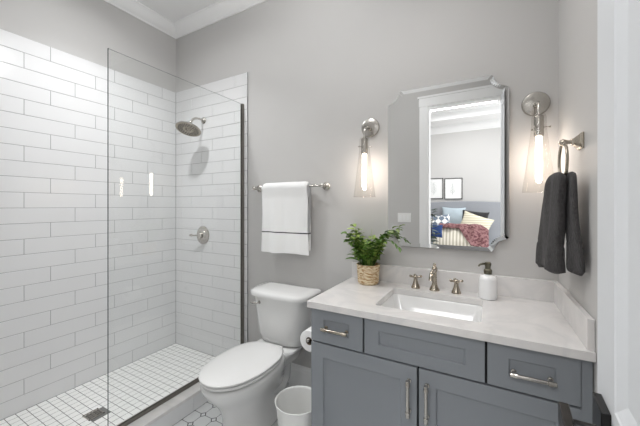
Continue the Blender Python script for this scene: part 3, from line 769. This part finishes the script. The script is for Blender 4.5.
# ------------------------------------------------------------------ toilet paper on the cabinet's side
rx_, rz_ = VX0-.085, .612
tp = thing('toilet_paper_holder', 'nickel toilet paper holder fixed to the vanity side', 'paper holder', (VX0, 1.52, rz_+.0))
mb = MB(); mb.lathe([(.022, 0), (.022, .004), (.010, .012), (.008, .085)], (VX0, 1.572, rz_), (-1, 0, 0), 20); mb.lathe([(.010, -.01), (.012, 0), (.010, .01)], (rx_, 1.572, rz_), (0, 1, 0), 14)
mb.build('bracket', M['nickel'], tp)
MB().tube([(rx_, 1.57, rz_), (rx_, 1.425, rz_)], .008, 14).build('spindle', M['nickel'], tp)
mb = MB(); mb.lathe([(.007, 0), (.009, .002), (.009, .006), (.006, .009)], (rx_, 1.43, rz_), (0, -1, 0), 16); mb.build('end_knob', M['nickel'], tp)
ro = thing('toilet_paper_roll', 'white toilet paper roll between the toilet and the vanity', 'toilet paper', (rx_, 1.49, rz_-.06))
MB().lathe([(.022, 0), (.058, 0), (.060, .002), (.060, .098), (.058, .1), (.022, .1), (.0215, .002)], (rx_, 1.44, rz_-.0105), (0, 1, 0), 48, cap0=False, cap1=False).build('paper', M['paper'], ro)
MB().lathe([(.0215, 0.0005), (.0215, .0995), (.0195, .0995), (.0195, .0005), (.0215, .0006)], (rx_, 1.44, rz_-.0105), (0, 1, 0), 32, cap0=False, cap1=False).build('core', M['card'], ro)

# ------------------------------------------------------------------ white panelled door standing open at the right, black lever
ang = math.radians(3.95); ux = Vector((math.sin(ang), math.cos(ang), 0)); nx_ = Vector((-math.cos(ang), math.sin(ang), 0))  # along the door, out of its near face
hinge = Vector((.1285, YF+.018, 0)); DW = .785; DT = .035
def dp(s_, o_, z): return hinge + ux*s_ + nx_*o_ + Vector((0, 0, z))
mb = MB()
def dface(side):
    zb_, zt_ = .012, OZ-.015
    panels = [(.115, DW-.115, .26, .90), (.115, DW-.115, 1.035, zt_-.125)]
    o_ = 0 if side > 0 else -DT
    # frame strips
    def quad(s0, s1, z0, z1, a=0): mb.bm.faces.new([mb.bm.verts.new(dp(s0, o_+a, z0)), mb.bm.verts.new(dp(s1, o_+a, z0)), mb.bm.verts.new(dp(s1, o_+a, z1)), mb.bm.verts.new(dp(s0, o_+a, z1))])
    quad(0, .115, zb_, zt_); quad(DW-.115, DW, zb_, zt_)
    zs_ = [zb_] + [v for p in panels for v in p[2:]] + [zt_]
    for i in range(0, len(zs_), 2): quad(.115, DW-.115, zs_[i], zs_[i+1])
    for s0, s1, z0, z1 in panels:
        def rr(i, dpt): return [dp(s0+i, o_-side*dpt, z0+i), dp(s1-i, o_-side*dpt, z0+i), dp(s1-i, o_-side*dpt, z1-i), dp(s0+i, o_-side*dpt, z1-i)]
        mb.loft([rr(0, 0), rr(.003, .002), rr(.026, .010)], cap0=False)
dface(1); dface(-1)
for s_ in (0, DW):
    mb.bm.faces.new([mb.bm.verts.new(dp(s_, a, z)) for a, z in ((0, .012), (-DT, .012), (-DT, OZ-.015), (0, OZ-.015))])
for z in (.012, OZ-.015): mb.bm.faces.new([mb.bm.verts.new(dp(a, b_, z)) for a, b_ in ((0, 0), (DW, 0), (DW, -DT), (0, -DT))])
bmesh.ops.remove_doubles(mb.bm, verts=mb.bm.verts, dist=1e-5)
dr = struct(mb.build('door_1', M['door'], smooth=False)); dr['label'] = 'white panelled door standing open at the right edge'
def dbox(mb, s0, s1, o0, o1, z0, z1):
    v = [mb.bm.verts.new(dp(a, b_, c)) for c in (z0, z1) for b_ in (o0, o1) for a in (s0, s1)]
    for f in ((0, 2, 3, 1), (4, 5, 7, 6), (0, 1, 5, 4), (2, 6, 7, 3), (0, 4, 6, 2), (1, 3, 7, 5)): mb.bm.faces.new([v[i] for i in f])
hs = DW-.068; hz = .990
mb = MB(); dbox(mb, hs-.033, hs+.033, .0004, .013, hz-.033, hz+.033); rs = mb.build('rose', M['black'], dr, bevel=.0015)
mb = MB(); mb.lathe([(.013, .008), (.011, .012), (.010, .045), (.011, .055)], dp(hs-.004, 0, hz-.018), nx_, 20); dbox(mb, hs-.118, hs+.012, .048, .064, hz-.028, hz+.010); mb.build('lever', M['black'], dr, bevel=.002)
mb = MB(); dbox(mb, hs-.033, hs+.033, -DT-.009, -DT-.0004, hz-.033, hz+.033); dbox(mb, hs-.118, hs+.012, -DT-.058, -DT-.046, hz-.011, hz+.011); mb.lathe([(.011, .008), (.010, .05)], dp(hs, -DT, hz), -nx_, 16); mb.build('rear_lever', M['black'], dr, bevel=.002)

# door lining and casing on the bathroom side (seen in the mirror) and the bedroom side
mb = MB(); mb.box(OX0, OX0+.014, YW, YF, .002, OZ); mb.box(OX1-.014, OX1, YW, YF, .002, OZ); mb.box(OX0+.014, OX1-.014, YW, YF, OZ-.014, OZ)
struct(mb.build('trim_5', M['trim'], smooth=False))
mb = MB(); cw = .095
for yy0, yy1 in ((YF, YF+.018), (YW-.018, YW)):
    mb.box(OX0-cw, OX0+.004, yy0, yy1, .0, OZ); mb.box(OX1-.004, OX1+cw, yy0, yy1, 0, OZ)
    mb.box(OX0-cw-.006, OX1+cw+.006, yy0-.002, yy1+.002, OZ, OZ+.10); mb.box(OX0-cw-.02, OX1+cw+.02, yy0-.012 if yy0 < YF else yy0, yy1+.012 if yy0 >= YF else yy1, OZ+.10, OZ+.125)
struct(mb.build('trim_6', M['trim'], smooth=False, bevel=.002))

# switch plate on the front wall (seen in the mirror)
sx_, sz_ = -.905, 1.215
sw = thing('light_switch', 'white three gang light switch plate on the grey wall reflected in the mirror', 'light switch', (sx_, YF, sz_))
MB().box(sx_-.082, sx_+.082, YF+.0005, YF+.006, sz_-.058, sz_+.058).build('cover_plate', M['plastic'], sw, bevel=.002)
for q in (-1, 0, 1):
    MB().box(sx_+q*.046-.016, sx_+q*.046+.016, YF+.006, YF+.010, sz_-.033, sz_+.033).build('rocker', M['trim'], sw, bevel=.0015)

# ------------------------------------------------------------------ bedroom beyond the doorway (seen in the mirror)
BY, BX0, BX1, BZ = -3.24, -3.2, 2.7, 3.10
struct(MB().box(BX0-W, BX1+W, BY-W, BY, -.1, BZ+.4).build('wall_bedroom_far', M['paint'], smooth=False))
struct(MB().box(BX0-W, BX0, BY, YW, -.1, BZ+.4).build('wall_bedroom_left', M['paint'], smooth=False))
struct(MB().box(BX1, BX1+W, BY, YW, -.1, BZ+.4).build('wall_bedroom_right', M['paint'], smooth=False))
mb = MB(); mb.box(BX0, XL-W, YW, YW+.1, 0, BZ+.4); mb.box(XR+W, BX1, YW, YW+.1, 0, BZ+.4); mb.box(XL-W, XR+W, YW, YW+.02, BZ+.1, BZ+.4)
struct(mb.build('wall_bedroom_near', M['paint'], smooth=False))
M['wood'] = ramp_mat('oak_floor', 'wave', ((.66, .60, .54), (.74, .69, .62)), 1.2, .45, vec=(1, .1, 1), distort=6, bands='X')
struct(MB().box(BX0, BX1, BY, YW, -.1, 0).build('floor_bedroom', M['wood'], smooth=False))
mb = MB(); mb.box(BX0, BX1, BY, YW, BZ+.12, BZ+.2)
mb.box(BX0, BX1, BY, BY+.55, BZ-.02, BZ+.12); mb.box(BX0, BX1, YW-.45, YW, BZ-.02, BZ+.12); mb.box(BX0, BX0+.5, BY, YW, BZ-.02, BZ+.12); mb.box(BX1-.5, BX1, BY, YW, BZ-.02, BZ+.12)
struct(mb.build('ceiling_bedroom', M['ceil'], smooth=False))
mb = MB(); crown(mb, (BX1, BY, 0), (BX0, BY, 0), (0, 1, 0), z=BZ-.02, h=.15, d=.085); struct(mb.build('trim_7', M['trim']))

# headboard, bed
hb_ = mat('grey_blue_linen', (.60, .61, .63), .9, var=.05, scale=60, bump=.4, bscale=300)
bd = thing('bed', 'bed with a tall grey upholstered headboard reflected in the mirror', 'bed', (-.45, -2.1, 0))
mb = MB(); pts = []
for i in range(25):
    x = -1.55+2.2*i/24; zt_ = 1.40 + .06*math.sin(PI*max(0, min(1, (x+1.55)/2.2)))
    pts.append((x, zt_))
mb.loft([[(x, y_, z) for x, z in [(-1.55, .2)]+pts+[(.65, .2)]] for y_ in (BY+.02, BY+.11)]); mb.build('headboard', hb_, bd, bevel=.012, smooth=False)
bedding = mat('white_bedding', (.93, .93, .93), .9, var=.02, scale=20, bump=.5, bscale=9, bdist=.02)
mb = MB(); mb.box(-1.38, .48, BY+.12, -1.25, .14, .32); mb.build('bed_base', hb_, bd, bevel=.02)
mb = MB(); mb.box(-1.40, .50, BY+.12, -1.23, .32, .56); mb.build('mattress', bedding, bd, bevel=.06, seg=4)
for sx in (-1.3, .4):
    for sy in (BY+.2, -1.35): MB().box(sx-.03, sx+.03, sy-.03, sy+.03, 0, .14).build('leg', M['dark'], bd)

# a pixel in the mirror turned into a room position at height and depth
def mpt(u, v, yreal):
    ym = YB-.0245; yt = 2*ym - yreal; k_ = (u-320)/300; dx = -math.sin(TH)+k_*math.cos(TH); dy = math.cos(TH)+k_*math.sin(TH)
    t = yt/dy; return Vector((t*dx, yreal, CAM_Z + (206-v)/300*t)), t
def pillow(name, label, cat, c, w_, h_, t_, m_, tilt=.35, roll=0, yaw=0, group=None):
    mb = MB(); n_ = 20; T = {}; rot = Matrix.Rotation(yaw, 3, 'Z') @ Matrix.Rotation(tilt, 3, 'X') @ Matrix.Rotation(roll, 3, 'Y')
    for sd in (-1, 1):
        for i in range(n_+1):
            for j in range(n_+1):
                a, b_ = -1+2*i/n_, -1+2*j/n_
                edge = i in (0, n_) or j in (0, n_)
                key = (i, j, 0 if edge else sd)
                if key in T: continue
                pinch = 1-.09*(1-abs(b_)**2) * abs(a)**3; pinch2 = 1-.09*(1-abs(a)**2)*abs(b_)**3
                dpt = ((1-a*a)*(1-b_*b_))**.42 * t_/2 * (1+.12*noise.noise(Vector((a*2, b_*2, c[0]*3+sd))))
                p = rot @ Vector((a*w_/2*pinch, sd*dpt, b_*h_/2*pinch2))
                T[key] = mb.bm.verts.new(p)
        for i in range(n_):
            for j in range(n_):
                def g_(i_, j_): return T[(i_, j_, 0 if (i_ in (0, n_) or j_ in (0, n_)) else sd)]
                mb.bm.faces.new((g_(i, j), g_(i+1, j), g_(i+1, j+1), g_(i, j+1)))
    o = mb.build(name, m_, angle=80); o.location = c; tag(o, label, cat, group); return o
striped = ramp_mat('cream_striped_linen', 'wave', ((.78, .75, .68), (.95, .93, .88)), 5.5, .9, bands='X')
diamond = ramp_mat('white_blue_diamond', 'checker', ((.93, .93, .92), (.42, .47, .53)), 12)
diamond.node_tree.nodes['Mapping'].inputs['Rotation'].default_value = (0, PI/4, 0)
paleb = mat('pale_blue_cotton', (.70, .75, .78), .9, var=.08, scale=14, bump=.3)
blackc = mat('black_velvet', (.09, .09, .11), .8, var=.2, sheen=.3)
cream = ramp_mat('cream_knit', 'wave', ((.80, .77, .68), (.90, .88, .80)), 7, .9, bands='Z', bump=.5)
rose = ramp_mat('dusty_rose_weave', 'noise', ((.38, .22, .24), (.58, .43, .43)), 30, .95, bump=.5)
navy = mat('navy_cotton', (.10, .22, .42), .8, var=.3, scale=12)
G_ = 'pillows on the bed'
def mp_(u, v, y): return mpt(u, v, y)[0]
for nm, lab, u, v, yr, w_, h_, t_, m_, tl, ro_ in (
        ('pillow', 'pale blue grey pillow leaning on the headboard', 453, 217, -3.0, .46, .42, .16, paleb, .25, .04),
        ('pillow', 'black pillow at the back of the bed, behind the cream knit pillow', 474, 220.5, -2.96, .50, .40, .15, blackc, .22, .12),
        ('pillow', 'white pillow with blue diamond pattern at the left of the bed', 438.5, 224, -2.58, .44, .38, .14, diamond, .3, -.08),
        ('pillow', 'cream knit pillow in front of the black one', 475, 225, -2.74, .54, .42, .15, cream, .3, .35),
        ('pillow', 'long cream striped lumbar pillow at the front of the pile', 457, 237.5, -2.30, .86, .42, .20, striped, .35, .03)):
    p = mp_(u, v, yr); o = pillow(nm, lab, 'pillow', p, w_, h_, t_, m_, tl, ro_, group=G_)
p = mp_(435, 231, -2.02); pillow('pillow', 'small navy blue pillow left of the striped one', 'pillow', p, .26, .24, .10, navy, .3, 0, group=G_)
# dusty rose throw bunched over the pillows
mb = MB(); n_ = 34
c0 = mp_(457, 237.5, -2.30); zt0 = c0.z + .225; yt0 = c0.y - .075
def thr(a, b_):
    x = c0.x - .30 + .80*a
    drop = .05 + .34*max(0, min(1, (a-.42)/.25)); L1 = .16; s_ = -L1 + (L1+drop+.06)*b_
    nz = .018*noise.noise(Vector((a*7, b_*5, 1.3))) + .014*math.sin(a*26+b_*3)
    out_ = .10 if a > .78 else .0
    if s_ < 0: yv = yt0 - .07 + .3*s_ - nz*.5; z = zt0 + s_*.85 - .01
    else:
        f = min(1, s_/.06); yv = yt0 - .07 + .16*f + max(0, s_-.06)*.42 + nz; z = zt0 + .012*math.sin(PI*f) - max(0, s_-.05)*.86
    side = max(0, (a-.86)/.14); z -= .10*side
    return Vector((x, yv + .02, max(z + nz*.4, .575)))
V = [[mb.bm.verts.new(thr(i/n_, j/n_)) for j in range(n_+1)] for i in range(n_+1)]
for i in range(n_):
    for j in range(n_): mb.bm.faces.new((V[i][j], V[i+1][j], V[i+1][j+1], V[i][j+1]))
o = mb.build('throw_blanket', rose, angle=80); tag(o, 'dusty rose woven throw bunched over the pillows', 'blanket')
sm_ = o.modifiers.new('solid', 'SOLIDIFY'); sm_.thickness = .016; sm_.offset = 1

# two framed prints above the headboard
artm = ramp_mat('botanical_line_print', 'wave', ((.55, .60, .57), (.90, .91, .89)), 3.2, .6, distort=9, vec=(1, 1, .6)); artm.node_tree.nodes['Color Ramp'].color_ramp.elements[0].position = .02; artm.node_tree.nodes['Color Ramp'].color_ramp.elements[1].position = .10
frm = mat('dark_grey_frame', (.25, .25, .25), .5)
def print_(u, lab):
    c = mp_(u, 188.6, BY+.02); t = thing('framed_print', lab, 'picture', (c.x, BY, c.z-.22), 'framed prints above the bed'); wv_, hv_ = .175, .225; x, z = c.x, c.z
    mb = MB()
    for a in ((-wv_, wv_, hv_-.014, hv_), (-wv_, wv_, -hv_, -hv_+.014), (-wv_, -wv_+.014, -hv_, hv_), (wv_-.014, wv_, -hv_, hv_)): mb.box(x+a[0], x+a[1], BY+.001, BY+.025, z+a[2], z+a[3])
    mb.build('frame', frm, t, smooth=False)
    MB().box(x-wv_+.014, x+wv_-.014, BY+.002, BY+.012, z-hv_+.014, z+hv_-.014).build('mat_board', M['paper'], t, smooth=False)
    mb = MB()   # a simple drawn sprig on the paper
    s0 = Vector((x-.02, BY+.0135, z-.13)); pts = [s0 + Vector((.012*math.sin(i*.5), 0, .035*i)) for i in range(8)]; mb.tube(pts, .0022, 5)
    for i in range(1, 8):
        for sg in (-1, 1):
            mb.tube([pts[i], pts[i]+Vector((sg*.03, 0, .02)), pts[i]+Vector((sg*.062, 0, .05-.004*i))], [.0015, .006-.0004*i, .001], 5, flat=.3)
    mb.build('drawing', mat('sage_ink', (.55, .60, .58), .7), t)
print_(453.3, 'right one of two dark framed botanical prints reflected in mirror'); print_(434.5, 'left framed botanical print, half hidden by the door casing in the mirror')

# leafy plant standing in the bedroom
pc = mp_(431, 236, -.86)
pb = thing('leafy_plant', 'leafy green plant in white planter just outside the doorway, reflected beside the pillows', 'plant', (pc.x-.05, pc.y, 0))
X0, Y0 = pc.x-.06, pc.y
MB().lathe([(.10, 0), (.15, .02), (.17, .20), (.16, .36), (.14, .38), (.12, .36), (.11, .34)], (X0, Y0, 0), n=24).build('planter', M['plastic'], pb)
mb = MB(); random.seed(11)
for i in range(120):
    az = random.uniform(0, 2*PI); h = random.uniform(.05, .95); rr = random.uniform(.02, .14)
    if h > .75: rr *= .6
    blade(mb, (X0+rr*math.cos(az), Y0+rr*math.sin(az), .36+h), az, random.uniform(.06, .12), random.uniform(-.3, .8), .6, random.uniform(.014, .026), n=5, twist=random.uniform(-.6, .6))
mb.build('foliage', mat('grey_green_leaf', (.30, .36, .33), .5, var=.4), pb)
mb = MB()
for q in range(6): mb.tube([(X0, Y0, .3), (X0+.05*math.cos(q), Y0+.05*math.sin(q), .8), (X0+.08*math.cos(q), Y0+.08*math.sin(q), 1.25)], .005, 6)
mb.build('stem', mat('brown_stem', (.30, .24, .17), .8), pb)
